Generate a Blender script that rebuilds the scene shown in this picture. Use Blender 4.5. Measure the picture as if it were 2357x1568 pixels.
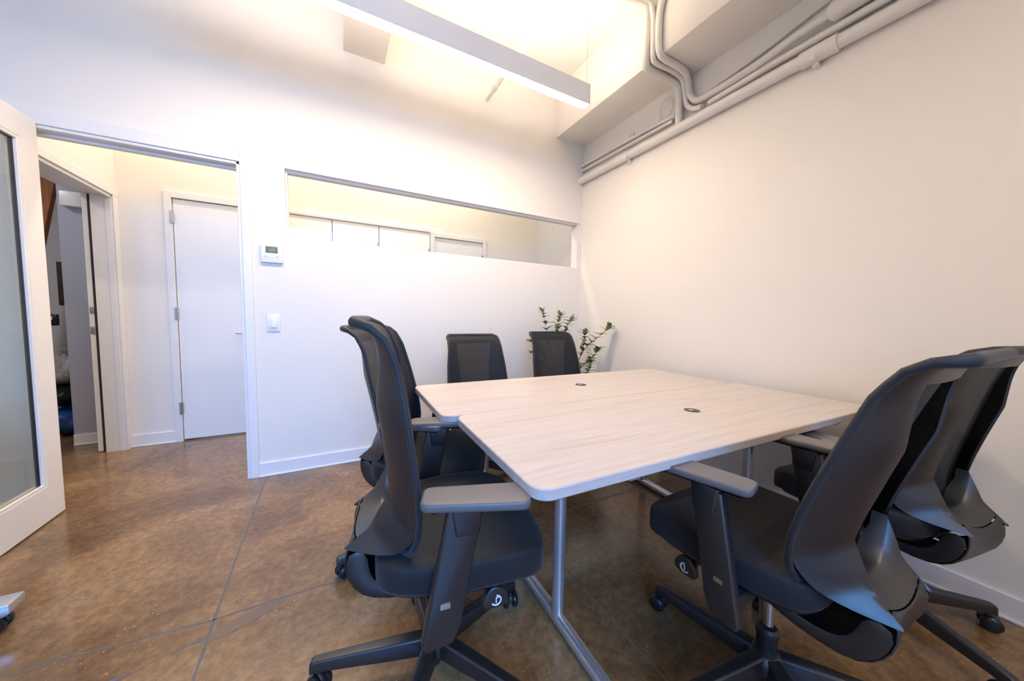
import bpy, bmesh, math, random
from mathutils import Vector, Matrix
random.seed(7)
D = bpy.data; COL = bpy.context.scene.collection; SC = bpy.context.scene
for o in list(D.objects): D.objects.remove(o)
R = math.radians

# ------------------------------------------------------------------ camera
F_PX, YAW, PITCH, ROLL = 766.25, -0.4911, -0.0688, 0.0178
CAM = Vector((-2.2458, -2.733, 1.1103))
fwd = Vector((-math.sin(YAW)*math.cos(PITCH), math.cos(YAW)*math.cos(PITCH), math.sin(PITCH)))
rt = Vector((math.cos(YAW), math.sin(YAW), 0)); upv = rt.cross(fwd)
right = math.cos(ROLL)*rt + math.sin(ROLL)*upv
upp = -math.sin(ROLL)*rt + math.cos(ROLL)*upv
cd = D.cameras.new('camera'); cam = D.objects.new('camera', cd); COL.objects.link(cam)
cam.matrix_world = Matrix(((right.x, upp.x, -fwd.x, CAM.x), (right.y, upp.y, -fwd.y, CAM.y), (right.z, upp.z, -fwd.z, CAM.z), (0, 0, 0, 1)))
cd.sensor_fit = 'HORIZONTAL'; cd.sensor_width = 36.0; cd.lens = F_PX*36.0/2357.0
cd.clip_start = 0.02
SC.camera = cam

# ------------------------------------------------------------------ world, daylight, exposure
SC.view_settings.view_transform = 'Standard'; SC.view_settings.look = 'None'
SC.view_settings.gamma = 1.0; SC.view_settings.use_curve_mapping = False
SC.view_settings.exposure = 0.50
w = D.worlds.new('world'); SC.world = w; w.use_nodes = True
bg = w.node_tree.nodes['Background']; bg.inputs['Color'].default_value = (0.45, 0.66, 1.0, 1); bg.inputs['Strength'].default_value = 0.4

def area(name, loc, rot, sx, sy, power, col):
    l = D.lights.new(name, 'AREA'); l.shape = 'RECTANGLE'; l.size = sx; l.size_y = sy; l.energy = power; l.color = col
    o = D.objects.new(name, l); COL.objects.link(o); o.location = loc; o.rotation_euler = rot
    return o
# daylight just outside the window in the wall behind the camera
DAY = (0.12, 0.40, 1.0)
area('daylight', (-3.10, -5.05, 1.85), (R(62), 0, 0), 2.0, 1.9, 66, DAY).data.spread = R(105)
# warm fill light added behind the camera to lift the right wall
area('warm_fill_light', (-1.5, -3.5, 2.75), (0, 0, 0), 2.2, 0.08, 20, (1, 0.83, 0.66))
# corridor ceiling lamps
area('corridor_lamp_light', (-2.9, 0.62, 3.2), (0, 0, 0), 1.2, 0.12, 11, (1, 0.84, 0.70))
area('corridor_lamp_light', (-1.4, 0.62, 3.2), (0, 0, 0), 1.2, 0.12, 15, (1, 0.88, 0.76))
# storage room lamp, dim
area('storage_lamp_light', (-4.9, 0.5, 2.6), (0, 0, 0), 0.3, 0.3, 10, (0.92, 0.92, 1.0))

# ------------------------------------------------------------------ materials
def mat(name, col, rough=0.5, metal=0.0, spec=0.5, emit=None, es=0.0, alpha=1.0, sheen=0.0):
    m = D.materials.new(name); m.use_nodes = True
    b = m.node_tree.nodes['Principled BSDF']
    b.inputs['Base Color'].default_value = (*col, 1); b.inputs['Roughness'].default_value = rough
    b.inputs['Metallic'].default_value = metal; b.inputs['Specular IOR Level'].default_value = spec
    if emit: b.inputs['Emission Color'].default_value = (*emit, 1); b.inputs['Emission Strength'].default_value = es
    b.inputs['Alpha'].default_value = alpha
    if sheen: b.inputs['Sheen Weight'].default_value = sheen
    return m, m.node_tree, b
def noise_bump(nt, b, scale, strength, dist=0.001, coord='Object'):
    tc = nt.nodes.new('ShaderNodeTexCoord'); n = nt.nodes.new('ShaderNodeTexNoise'); bu = nt.nodes.new('ShaderNodeBump')
    n.inputs['Scale'].default_value = scale; n.inputs['Detail'].default_value = 4
    nt.links.new(tc.outputs[coord], n.inputs['Vector']); nt.links.new(n.outputs['Fac'], bu.inputs['Height'])
    bu.inputs['Strength'].default_value = strength; bu.inputs['Distance'].default_value = dist
    nt.links.new(bu.outputs['Normal'], b.inputs['Normal'])
    return tc, n
M = {}
def simple(key, col, rough=0.5, metal=0.0, spec=0.5, bump=None, **k):
    m, nt, b = mat(key, col, rough, metal, spec, **k)
    if bump: noise_bump(nt, b, *bump)
    M[key] = m
simple('wall_paint', (0.86, 0.82, 0.755), 0.55, spec=0.3, bump=(160, 0.08))
simple('ceiling_paint', (0.85, 0.83, 0.80), 0.7, spec=0.2, bump=(90, 0.1))
simple('trim_paint', (0.84, 0.82, 0.80), 0.35, bump=(60, 0.03))
simple('pipe_paint', (0.80, 0.77, 0.71), 0.4, bump=(25, 0.25, 0.004))
simple('door_paint', (0.86, 0.85, 0.83), 0.4, bump=(80, 0.03))
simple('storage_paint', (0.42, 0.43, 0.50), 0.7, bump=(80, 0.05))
simple('gap_shade', (0.03, 0.028, 0.026), 0.8, bump=(40, 0.1))
simple('black_plastic', (0.009, 0.0105, 0.014), 0.40, spec=1.0, bump=(700, 0.10))
simple('grey_pad', (0.13, 0.122, 0.125), 0.42, bump=(500, 0.08))
simple('seat_fabric', (0.010, 0.011, 0.014), 0.7, spec=0.4, bump=(900, 0.4), sheen=0.08)
simple('piping_fabric', (0.012, 0.014, 0.018), 0.6, bump=(600, 0.6), sheen=0.1)
simple('caster_rubber', (0.012, 0.013, 0.016), 0.28, bump=(200, 0.02))
simple('chrome', (0.72, 0.72, 0.74), 0.12, 1.0, bump=(100, 0.01))
simple('silver_paint', (0.60, 0.61, 0.64), 0.32, 0.75, bump=(300, 0.05))
simple('brushed_steel', (0.5, 0.5, 0.5), 0.3, 1.0, bump=(200, 0.05))
simple('white_plastic', (0.84, 0.83, 0.80), 0.35, bump=(200, 0.02))
simple('lcd', (0.17, 0.19, 0.07), 0.25, bump=(100, 0.01))
simple('icon_white', (0.75, 0.8, 0.85), 0.4, bump=(100, 0.01))
simple('grey_print', (0.45, 0.45, 0.45), 0.5, bump=(100, 0.01))
simple('housing_white', (0.92, 0.90, 0.87), 0.4, bump=(100, 0.01))
simple('lamp_diffuser', (0.9, 0.9, 0.9), 0.5, emit=(1, 0.80, 0.61), es=60, bump=(100, 0.01))
simple('lamp_uplight', (0.9, 0.9, 0.9), 0.5, emit=(1, 0.81, 0.62), es=48, bump=(100, 0.01))
simple('cord_white', (0.7, 0.68, 0.64), 0.5, bump=(100, 0.01))
simple('joint_filler', (0.13, 0.125, 0.13), 0.5, bump=(60, 0.4))
simple('bark', (0.16, 0.10, 0.05), 0.8, bump=(60, 0.5))
simple('soil', (0.03, 0.02, 0.015), 0.95, bump=(50, 1.0, 0.01))
simple('planter_white', (0.7, 0.7, 0.69), 0.4, bump=(60, 0.05))
simple('bag_black', (0.01, 0.01, 0.012), 0.3, bump=(14, 1.0, 0.02))
simple('bag_blue', (0.02, 0.09, 0.3), 0.4, bump=(14, 0.8, 0.02))
simple('bag_clear', (0.45, 0.42, 0.38), 0.3, bump=(18, 1.0, 0.02))

def ramp(nt, stops):
    r = nt.nodes.new('ShaderNodeValToRGB'); e = r.color_ramp.elements
    e[0].position, e[0].color = stops[0][0], (*stops[0][1], 1); e[1].position, e[1].color = stops[-1][0], (*stops[-1][1], 1)
    for p, c in stops[1:-1]:
        x = e.new(p); x.color = (*c, 1)
    return r
def mixc(nt, a, b_, fac, mode='MIX'):
    m = nt.nodes.new('ShaderNodeMix'); m.data_type = 'RGBA'; m.blend_type = mode
    for s, v in ((0, fac), (6, a), (7, b_)):
        if isinstance(v, (int, float)): m.inputs[s].default_value = v
        elif isinstance(v, tuple): m.inputs[s].default_value = (*v, 1)
        else: nt.links.new(v, m.inputs[s])
    return m.outputs[2]
# polished concrete
m, nt, b = mat('polished_concrete', (0.25, 0.16, 0.09), 0.2, spec=0.55); M['concrete'] = m
tc = nt.nodes.new('ShaderNodeTexCoord')
n1 = nt.nodes.new('ShaderNodeTexNoise'); n1.inputs['Scale'].default_value = 1.6; n1.inputs['Detail'].default_value = 8; n1.inputs['Roughness'].default_value = 0.62; n1.inputs['Distortion'].default_value = 0.6
n2 = nt.nodes.new('ShaderNodeTexNoise'); n2.inputs['Scale'].default_value = 30; n2.inputs['Detail'].default_value = 6; n2.inputs['Roughness'].default_value = 0.7
vo = nt.nodes.new('ShaderNodeTexVoronoi'); vo.inputs['Scale'].default_value = 42
vo2 = nt.nodes.new('ShaderNodeTexVoronoi'); vo2.inputs['Scale'].default_value = 110
for n in (n1, n2, vo, vo2): nt.links.new(tc.outputs['Object'], n.inputs['Vector'])
r1 = ramp(nt, [(0.30, (0.115, 0.066, 0.031)), (0.45, (0.195, 0.110, 0.049)), (0.56, (0.28, 0.162, 0.072)), (0.72, (0.35, 0.225, 0.118))])
nt.links.new(n1.outputs['Fac'], r1.inputs['Fac'])
r2 = ramp(nt, [(0.30, (0.52, 0.52, 0.54)), (0.70, (1.35, 1.32, 1.28))]); nt.links.new(n2.outputs['Fac'], r2.inputs['Fac'])
c1 = mixc(nt, r1.outputs['Color'], r2.outputs['Color'], 0.8, 'MULTIPLY')
r3 = ramp(nt, [(0.055, (1, 1, 1)), (0.10, (0, 0, 0))]); nt.links.new(vo.outputs['Distance'], r3.inputs['Fac'])
n3 = nt.nodes.new('ShaderNodeTexNoise'); n3.inputs['Scale'].default_value = 5; nt.links.new(tc.outputs['Object'], n3.inputs['Vector'])
r4 = ramp(nt, [(0.42, (0, 0, 0)), (0.56, (1, 1, 1))]); nt.links.new(n3.outputs['Fac'], r4.inputs['Fac'])
f1 = mixc(nt, r3.outputs['Color'], r4.outputs['Color'], 1.0, 'MULTIPLY')
r5 = ramp(nt, [(0.06, (0.8, 0.8, 0.8)), (0.12, (0, 0, 0))]); nt.links.new(vo2.outputs['Distance'], r5.inputs['Fac'])
c2 = mixc(nt, c1, (0.62, 0.50, 0.36), f1)
c3 = mixc(nt, c2, (0.50, 0.36, 0.22), r5.outputs['Color'])
nt.links.new(c3, b.inputs['Base Color'])
r6 = ramp(nt, [(0.3, (0.10, 0.10, 0.10)), (0.7, (0.24, 0.24, 0.24))]); nt.links.new(n1.outputs['Fac'], r6.inputs['Fac'])
nt.links.new(r6.outputs['Color'], b.inputs['Roughness'])
bu = nt.nodes.new('ShaderNodeBump'); bu.inputs['Strength'].default_value = 0.10; bu.inputs['Distance'].default_value = 0.002
nt.links.new(n2.outputs['Fac'], bu.inputs['Height']); nt.links.new(bu.outputs['Normal'], b.inputs['Normal'])
# whitened oak laminate
def wood(key, stops, sc=(1.2, 22, 22), rough=0.38):
    m, nt, b = mat(key, stops[0][1], rough); M[key] = m
    tc = nt.nodes.new('ShaderNodeTexCoord'); mp = nt.nodes.new('ShaderNodeMapping'); mp.inputs['Scale'].default_value = sc
    n = nt.nodes.new('ShaderNodeTexNoise'); n.inputs['Scale'].default_value = 2.2; n.inputs['Detail'].default_value = 7; n.inputs['Roughness'].default_value = 0.6; n.inputs['Distortion'].default_value = 0.4
    nt.links.new(tc.outputs['Object'], mp.inputs['Vector']); nt.links.new(mp.outputs['Vector'], n.inputs['Vector'])
    r = ramp(nt, stops); nt.links.new(n.outputs['Fac'], r.inputs['Fac']); nt.links.new(r.outputs['Color'], b.inputs['Base Color'])
wood('oak_laminate', [(0.30, (0.50, 0.435, 0.40)), (0.45, (0.57, 0.51, 0.475)), (0.7, (0.62, 0.57, 0.54))])
wood('stud_wood', [(0.3, (0.45, 0.16, 0.04)), (0.7, (0.62, 0.27, 0.09))], (20, 20, 2), 0.7)
wood('cardboard', [(0.3, (0.045, 0.035, 0.025)), (0.7, (0.07, 0.05, 0.035))], (5, 5, 5), 0.8)
# leaf
m, nt, b = mat('leaf', (0.09, 0.16, 0.04), 0.45); M['leaf'] = m
tc, n = noise_bump(nt, b, 30, 0.2)
oi = nt.nodes.new('ShaderNodeObjectInfo')
r = ramp(nt, [(0.0, (0.05, 0.11, 0.03)), (0.45, (0.13, 0.20, 0.055)), (0.75, (0.30, 0.36, 0.13)), (1.0, (0.55, 0.52, 0.26))])
nt.links.new(oi.outputs['Random'], r.inputs['Fac']); nt.links.new(r.outputs['Color'], b.inputs['Base Color'])
# open mesh weave: part of the surface is holes
def mesh_cloth(key, col, hole):
    m, nt, b = mat(key, col, 0.6, spec=0.4, sheen=0.05); M[key] = m
    noise_bump(nt, b, 800, 0.4)
    tr = nt.nodes.new('ShaderNodeBsdfTransparent'); mx = nt.nodes.new('ShaderNodeMixShader'); out = nt.nodes['Material Output']
    mx.inputs[0].default_value = hole
    nt.links.new(b.outputs[0], mx.inputs[1]); nt.links.new(tr.outputs[0], mx.inputs[2]); nt.links.new(mx.outputs[0], out.inputs['Surface'])
mesh_cloth('mesh_weave', (0.012, 0.015, 0.021), 0.22)
def glass(key, tint, refl, haze=0.0):
    m = D.materials.new(key); m.use_nodes = True; nt = m.node_tree; nt.nodes.clear(); M[key] = m
    out = nt.nodes.new('ShaderNodeOutputMaterial'); tr = nt.nodes.new('ShaderNodeBsdfTransparent'); gl = nt.nodes.new('ShaderNodeBsdfGlossy'); mx = nt.nodes.new('ShaderNodeMixShader')
    tr.inputs[0].default_value = (*tint, 1); gl.inputs['Roughness'].default_value = 0.02 
    fr = nt.nodes.new('ShaderNodeLayerWeight'); pw = nt.nodes.new('ShaderNodeMath'); pw.operation = 'POWER'; pw.inputs[1].default_value = 5
    ml = nt.nodes.new('ShaderNodeMath'); ml.operation = 'MULTIPLY_ADD'; ml.inputs[1].default_value = 0.9; ml.inputs[2].default_value = refl
    nt.links.new(fr.outputs['Facing'], pw.inputs[0]); nt.links.new(pw.outputs[0], ml.inputs[0])
    nt.links.new(ml.outputs[0], mx.inputs[0]); nt.links.new(tr.outputs[0], mx.inputs[1]); nt.links.new(gl.outputs[0], mx.inputs[2]); nt.links.new(mx.outputs[0], out.inputs[0])
glass('clear_glass', (0.97, 0.98, 0.97), 0.02)
glass('door_glass', (0.93, 0.90, 0.80), 0.03)

# ------------------------------------------------------------------ mesh helpers
class MB:
    def __init__(s): s.v = []; s.f = []
    def add(s, vs, fs):
        n = len(s.v); s.v += [tuple(p) for p in vs]; s.f += [tuple(i+n for i in f) for f in fs]
        return s
    def box(s, x0, x1, y0, y1, z0, z1):
        return s.add([(x0,y0,z0),(x1,y0,z0),(x1,y1,z0),(x0,y1,z0),(x0,y0,z1),(x1,y0,z1),(x1,y1,z1),(x0,y1,z1)],
                     [(0,3,2,1),(4,5,6,7),(0,1,5,4),(1,2,6,5),(2,3,7,6),(3,0,4,7)])
    def tube(s, pts, r, n=12, cap=True):
        pts = [Vector(p) for p in pts]; rs = r if isinstance(r, (list, tuple)) else [r]*len(pts)
        N = len(pts); base = len(s.v); ref = None; rings = []
        for i, p in enumerate(pts):
            t = (pts[min(i+1, N-1)]-pts[max(i-1, 0)]).normalized()
            if ref is None: ref = Vector((0, 0, 1)) if abs(t.z) < 0.9 else Vector((1, 0, 0))
            a = t.cross(ref).normalized(); b_ = a.cross(t).normalized(); ref = b_
            rings.append([p+rs[i]*(math.cos(2*math.pi*k/n)*a+math.sin(2*math.pi*k/n)*b_) for k in range(n)])
        vs = [q for rg in rings for q in rg]
        fs = [(i*n+k, i*n+(k+1) % n, (i+1)*n+(k+1) % n, (i+1)*n+k) for i in range(N-1) for k in range(n)]
        if cap: fs += [tuple(range(n-1, -1, -1)), tuple((N-1)*n+k for k in range(n))]
        return s.add(vs, fs)
    def loop_tube(s, pts, rr, n=8):
        pts = [Vector(p) for p in pts]; N = len(pts); vs = []
        c = sum(pts, Vector())/N
        ref = None
        for i, p in enumerate(pts):
            t = (pts[(i+1) % N]-pts[i-1]).normalized(); a = t.cross((p-c)).normalized(); b_ = a.cross(t).normalized(); r = rr[i] if isinstance(rr, list) else rr
            vs += [p+r*(math.cos(2*math.pi*k/n)*a+math.sin(2*math.pi*k/n)*b_) for k in range(n)]
        fs = [(i*n+k, i*n+(k+1) % n, ((i+1) % N)*n+(k+1) % n, ((i+1) % N)*n+k) for i in range(N) for k in range(n)]
        return s.add(vs, fs)
    def slab(s, outline, layers, fan=False):
        """outline: list of (x, y) ccw; layers: (inset, z) bottom to top"""
        N = len(outline); vs = []
        nr = []
        for i in range(N):
            a = Vector(outline[i-1]); b_ = Vector(outline[(i+1) % N]); t = (b_-a).normalized(); nr.append(Vector((-t.y, t.x)))
        for ins, z in layers:
            vs += [(outline[i][0]+nr[i].x*ins, outline[i][1]+nr[i].y*ins, z) for i in range(N)]
        L = len(layers)
        fs = [(l*N+i, l*N+(i+1) % N, (l+1)*N+(i+1) % N, (l+1)*N+i) for l in range(L-1) for i in range(N)]
        fs.append(tuple(range(N-1, -1, -1)))
        if fan:
            T = vs[(L-1)*N:]; cx = sum(p[0] for p in T)/N; cy = sum(p[1] for p in T)/N; zt = layers[-1][1]
            for q in (0.6, 0.25):
                vs += [(cx+(p[0]-cx)*q, cy+(p[1]-cy)*q, zt) for p in T]
            vs.append((cx, cy, zt))
            for l in (L-1, L): fs += [(l*N+i, l*N+(i+1) % N, (l+1)*N+(i+1) % N, (l+1)*N+i) for i in range(N)]
            fs += [((L+1)*N+i, (L+1)*N+(i+1) % N, (L+2)*N) for i in range(N)]
        else: fs.append(tuple((L-1)*N+i for i in range(N)))
        return s.add(vs, fs)
    def lathe(s, prof, n=24, axis='z', c=(0, 0, 0)):
        vs = []
        for r_, h in prof:
            for k in range(n):
                a = 2*math.pi*k/n; p = (r_*math.cos(a), r_*math.sin(a), h)
                if axis == 'x': p = (h, r_*math.cos(a), r_*math.sin(a))
                if axis == 'y': p = (r_*math.sin(a), h, r_*math.cos(a))
                vs.append((p[0]+c[0], p[1]+c[1], p[2]+c[2]))
        L = len(prof)
        fs = [(l*n+k, l*n+(k+1) % n, (l+1)*n+(k+1) % n, (l+1)*n+k) for l in range(L-1) for k in range(n)]
        fs += [tuple(range(n-1, -1, -1)), tuple((L-1)*n+k for k in range(n))]
        return s.add(vs, fs)
    def prism(s, poly, x0, x1, axis='x'):
        """poly in the (y, z) plane for axis x; (x, z) for y; (x, y) for z"""
        def P(a, h): return (h, a[0], a[1]) if axis == 'x' else ((a[0], h, a[1]) if axis == 'y' else (a[0], a[1], h))
        N = len(poly); vs = [P(a, x0) for a in poly]+[P(a, x1) for a in poly]
        return s.add(vs, [tuple(range(N-1, -1, -1)), tuple(range(N, 2*N))]+[(i, (i+1) % N, N+(i+1) % N, N+i) for i in range(N)])
    def grid(s, rows):
        n = len(rows[0]); vs = [p for r_ in rows for p in r_]
        return s.add(vs, [(i*n+k, i*n+k+1, (i+1)*n+k+1, (i+1)*n+k) for i in range(len(rows)-1) for k in range(n-1)])
    def mesh(s, name, m, bevel=0, seg=2, smooth=True, angle=35, sub=0, solid=0, weld=True):
        me = D.meshes.new(name); me.from_pydata(s.v, [], s.f); me.materials.append(M[m])
        bm = bmesh.new(); bm.from_mesh(me)
        if weld: bmesh.ops.remove_doubles(bm, verts=bm.verts, dist=1e-5)
        bmesh.ops.recalc_face_normals(bm, faces=bm.faces)
        if bevel:
            es = [e for e in bm.edges if len(e.link_faces) == 2 and e.calc_face_angle(0) > R(30)]
            bmesh.ops.bevel(bm, geom=es, offset=bevel, segments=seg, profile=0.5, affect='EDGES', clamp_overlap=True)
        if solid: bmesh.ops.solidify(bm, geom=bm.faces[:], thickness=solid)
        bm.to_mesh(me); bm.free()
        if sub:
            o = D.objects.new('t', me); COL.objects.link(o); md = o.modifiers.new('s', 'SUBSURF'); md.levels = sub
            dg = bpy.context.evaluated_depsgraph_get(); me2 = D.meshes.new_from_object(o.evaluated_get(dg)); D.objects.remove(o); D.meshes.remove(me); me = me2; me.name = name
        if smooth:
            for p in me.polygons: p.use_smooth = True
            me.set_sharp_from_angle(angle=R(angle))
        return me
def link(name, me, parent=None, loc=(0, 0, 0), rot=(0, 0, 0), label=None, cat=None, group=None, kind=None):
    o = D.objects.new(name, me); COL.objects.link(o); o.location = loc; o.rotation_euler = rot
    if parent: o.parent = parent
    for k, v in (('label', label), ('category', cat), ('group', group), ('kind', kind)):
        if v: o[k] = v
    return o
def obj(name, mb, m, parent=None, bevel=0, loc=(0, 0, 0), rot=(0, 0, 0), label=None, cat=None, group=None, kind=None, **k):
    return link(name, mb.mesh(name, m, bevel, **k), parent, loc, rot, label, cat, group, kind)
def thing(name, loc, label, cat, rotz=0, group=None): return link(name, None, None, loc, (0, 0, rotz), label, cat, group)
def struct(name, mb, m, bevel=0, **k):
    k['smooth'] = False; k['weld'] = False
    return obj(name, mb, m, None, bevel, kind='structure', **k)
def rrect(x0, x1, y0, y1, r, n=6):
    o = []
    for cx, cy, a0 in ((x1-r, y0+r, -90), (x1-r, y1-r, 0), (x0+r, y1-r, 90), (x0+r, y0+r, 180)):
        for k in range(n+1):
            a = R(a0+90*k/n); o.append((cx+r*math.cos(a), cy+r*math.sin(a)))
    return o
def smooth_path(P, n=8):
    P = [Vector(p) for p in P]; out = []
    for i in range(len(P)-1):
        p0, p1, p2, p3 = P[max(i-1, 0)], P[i], P[i+1], P[min(i+2, len(P)-1)]
        for k in range(n):
            t = k/n; out.append(0.5*((2*p1)+(p2-p0)*t+(2*p0-5*p1+4*p2-p3)*t*t+(3*p1-p0-3*p2+p3)*t**3))
    out.append(P[-1]); return out
def interp(T, x):
    if x <= T[0][0]: return T[0][1]
    for (a, b_), (c, d) in zip(T, T[1:]):
        if x <= c: return b_+(d-b_)*(x-a)/(c-a)
    return T[-1][1]

# ================================================================== THE ROOM SHELL
CEIL = 3.28; WT = 0.12; FRONT = -4.7; LEFT = -4.5
DX0, DX1, DH = -3.665, -2.755, 2.058          # doorway in the back wall
WX0, WX1, WZ0, WZ1 = -2.520, -0.018, 1.627, 2.074
HX, HY = -3.722, 1.056                        # corridor left wall, corridor far wall
struct('floor', MB().box(LEFT-1.6, 0.3, FRONT-0.1, 2.8, -0.1, 0), 'concrete', smooth=False, weld=False)
b = MB()
b.box(LEFT, DX0, 0, WT, 0, CEIL).box(DX0, DX1, 0, WT, DH, CEIL).box(DX1, WX0, 0, WT, 0, CEIL)
b.box(WX0, WX1, 0, WT, 0, WZ0).box(WX0, WX1, 0, WT, WZ1, CEIL).box(WX1, 0, 0, WT, 0, CEIL)
struct('wall_back', b, 'wall_paint', smooth=False, weld=False)
struct('wall_right', MB().box(0, 0.12, FRONT, 0.12, 0, CEIL), 'wall_paint', smooth=False, weld=False)
struct('wall_left', MB().box(LEFT-0.12, LEFT, FRONT, 0.12, 0, CEIL), 'wall_paint', smooth=False, weld=False)
b = MB()
fw = [(-4.10, -2.10)]
b.box(LEFT, -4.10, FRONT-0.12, FRONT, 0, CEIL).box(-2.10, 0, FRONT-0.12, FRONT, 0, CEIL)
for x0, x1 in fw: b.box(x0, x1, FRONT-0.12, FRONT, 0, 0.5).box(x0, x1, FRONT-0.12, FRONT, 2.55, CEIL)
struct('wall_front', b, 'wall_paint', smooth=False, weld=False)
for i, (x0, x1) in enumerate(fw):
    fr = MB().box(x0, x0+0.04, FRONT-0.08, FRONT-0.02, 0.5, 2.55).box(x1-0.04, x1, FRONT-0.08, FRONT-0.02, 0.5, 2.55)
    fr.box(x0, x1, FRONT-0.08, FRONT-0.02, 0.5, 0.54).box(x0, x1, FRONT-0.08, FRONT-0.02, 2.51, 2.55).box(x0, x1, FRONT-0.07, FRONT-0.03, 1.63, 1.67)
    wn = struct('window_%d' % (i+2), fr, 'trim_paint')
    obj('pane', MB().box(x0+0.04, x1-0.04, FRONT-0.052, FRONT-0.046, 0.54, 2.51), 'clear_glass', wn)
struct('ceiling', MB().box(LEFT-0.12, 0.12, FRONT-0.12, 1.3, CEIL, CEIL+0.1), 'ceiling_paint', smooth=False, weld=False)
struct('trim_1', MB().box(-0.342, 0, FRONT, 0, 2.831, CEIL), 'wall_paint', bevel=0.004).name = 'trim_1'
struct('trim_2', MB().box(-2.158, -1.887, FRONT, 0, 2.946, CEIL), 'wall_paint', bevel=0.004)
# interior window in the back wall
wf = MB()
wf.box(WX0, WX1, 0.028, 0.05, WZ1-0.016, WZ1).box(WX0, WX1, 0.062, 0.085, WZ1-0.016, WZ1)
wf.box(WX0, WX0+0.012, 0.03, 0.085, WZ0, WZ1).box(WX1-0.03, WX1, 0.012, 0.10, WZ0, WZ1).box(WX0, WX1, 0.03, 0.085, WZ0, WZ0+0.008)
win = struct('window_1', wf, 'trim_paint', bevel=0.0015)
obj('pane', MB().box(WX0+0.012, WX1-0.03, 0.051, 0.060, WZ0+0.008, WZ1-0.001), 'clear_glass', win, label='clear frameless glass pane')
# door casing of the room doorway
c = MB()
c.box(DX1, DX1+0.047, -0.014, 0, 0, DH+0.072).box(DX0-0.047, DX0, -0.014, 0, 0, DH+0.072).box(DX0, DX1, -0.014, 0, DH, DH+0.072)
c.box(DX1-0.018, DX1, -0.006, WT, 0, DH).box(DX0, DX0+0.018, -0.006, WT, 0, DH).box(DX0, DX1, -0.006, WT, DH-0.018, DH)
c.box(DX0, DX1-0.018, 0.05, 0.085, DH-0.034, DH-0.018)
struct('trim_3', c, 'trim_paint', bevel=0.003)
# baseboards
def base(name, segs):
    bm_ = MB()
    for s_ in segs: bm_.box(*s_)
    struct(name, bm_, 'trim_paint', bevel=0.003)
base('baseboard_back', [(DX1+0.047, 0, -0.012, 0, 0, 0.095), (DX1+0.047, 0, -0.020, -0.012, 0, 0.012), (LEFT, DX0-0.047, -0.012, 0, 0, 0.095)])
base('baseboard_right', [(-0.012, 0, FRONT, -0.012, 0, 0.095), (-0.020, -0.012, FRONT, -0.02, 0, 0.012)])
base('baseboard_left', [(LEFT, LEFT+0.012, FRONT, -0.012, 0, 0.095)])

# corridor
OY0, OY1, OZ = 0.16, 0.995, 1.985              # opening in the corridor's left wall
b = MB().box(HX-0.2, HX, 0.12, OY0, 0, CEIL).box(HX-0.2, HX, OY0, OY1, OZ, CEIL).box(HX-0.2, HX, OY1, HY+0.1, 0, CEIL)
b = MB().box(HX-0.12, HX, 0.12, OY0, 0, CEIL).box(HX-0.2, HX, OY0, OY1, OZ, CEIL).box(HX-0.114, HX, OY1, HY+0.3, 0, CEIL)
struct('wall_corridor_left', b, 'wall_paint', smooth=False, weld=False)
CD0, CD1, CDH = -3.404, -2.930, 2.04           # white door on the far wall
b = MB().box(HX, CD0, HY, HY+0.1, 0, CEIL).box(CD0, CD1, HY, HY+0.1, CDH, CEIL).box(CD1, -1.232, HY, HY+0.1, 0, CEIL)
b.box(-1.232, -0.645, HY, HY+0.1, 2.0, CEIL).box(-0.645, 0.3, HY, HY+0.1, 0, CEIL)
struct('wall_corridor_far', b, 'wall_paint', smooth=False, weld=False)
simple('grey_wall_paint', (0.60, 0.60, 0.62), 0.6, bump=(100, 0.05))
struct('wall_corridor_end', MB().box(0.115, 0.25, 0.12, HY, 0, CEIL), 'grey_wall_paint', smooth=False, weld=False)
base('baseboard_corridor', [(HX, CD0-0.045, HY-0.012, HY, 0, 0.10), (HX, CD0-0.045, HY-0.02, HY-0.012, 0, 0.012)])
# casing of the storage opening
c = MB()
c.box(HX, HX+0.012, OY1-0.004, HY-0.001, 0, OZ).box(HX, HX+0.0125, OY0-0.05, HY-0.001, OZ, OZ+0.055)
c.box(HX, HX+0.012, OY0-0.05, OY0, 0, OZ)
c.box(HX-0.035, HX, OY1-0.010, OY1, 0, OZ).box(HX-0.112, HX-0.035, OY1-0.006, OY1+0.0, 0, OZ)
c.box(HX-0.112, HX, OY0, OY1, OZ-0.012, OZ).box(HX-0.03, HX, OY0, OY1, OZ-0.022, OZ-0.012)
struct('trim_4', c, 'trim_paint', bevel=0.0025)
# white closet door at the corridor's end
c = MB().box(CD0-0.047, CD0, HY-0.014, HY, 0, CDH+0.05).box(CD1, CD1+0.047, HY-0.014, HY, 0, CDH+0.05).box(CD0, CD1, HY-0.014, HY, CDH, CDH+0.05)
struct('trim_5', c, 'trim_paint', bevel=0.003)
d1 = struct('door_1', MB().box(CD0+0.004, CD1-0.004, HY+0.004, HY+0.044, 0.014, CDH-0.005), 'door_paint', bevel=0.002)
for z in (1.885, 1.094, 0.289):
    hb = MB().lathe([(0.008, -0.05), (0.008, 0.05)], 10, c=(CD0-0.002, HY-0.016, z)).box(CD0-0.012, CD0+0.014, HY-0.0165, HY-0.012, z-0.05, z+0.05)
    obj('hinge', hb, 'brushed_steel', d1)
hb = MB().tube([(CD1-0.012, HY+0.004, 0.93), (CD1-0.012, HY-0.045, 0.93)], 0.009).tube([(CD1-0.005, HY-0.045, 0.93), (CD1-0.085, HY-0.045, 0.93)], 0.008)
obj('handle', hb, 'chrome', d1, label='chrome lever handle')
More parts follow.
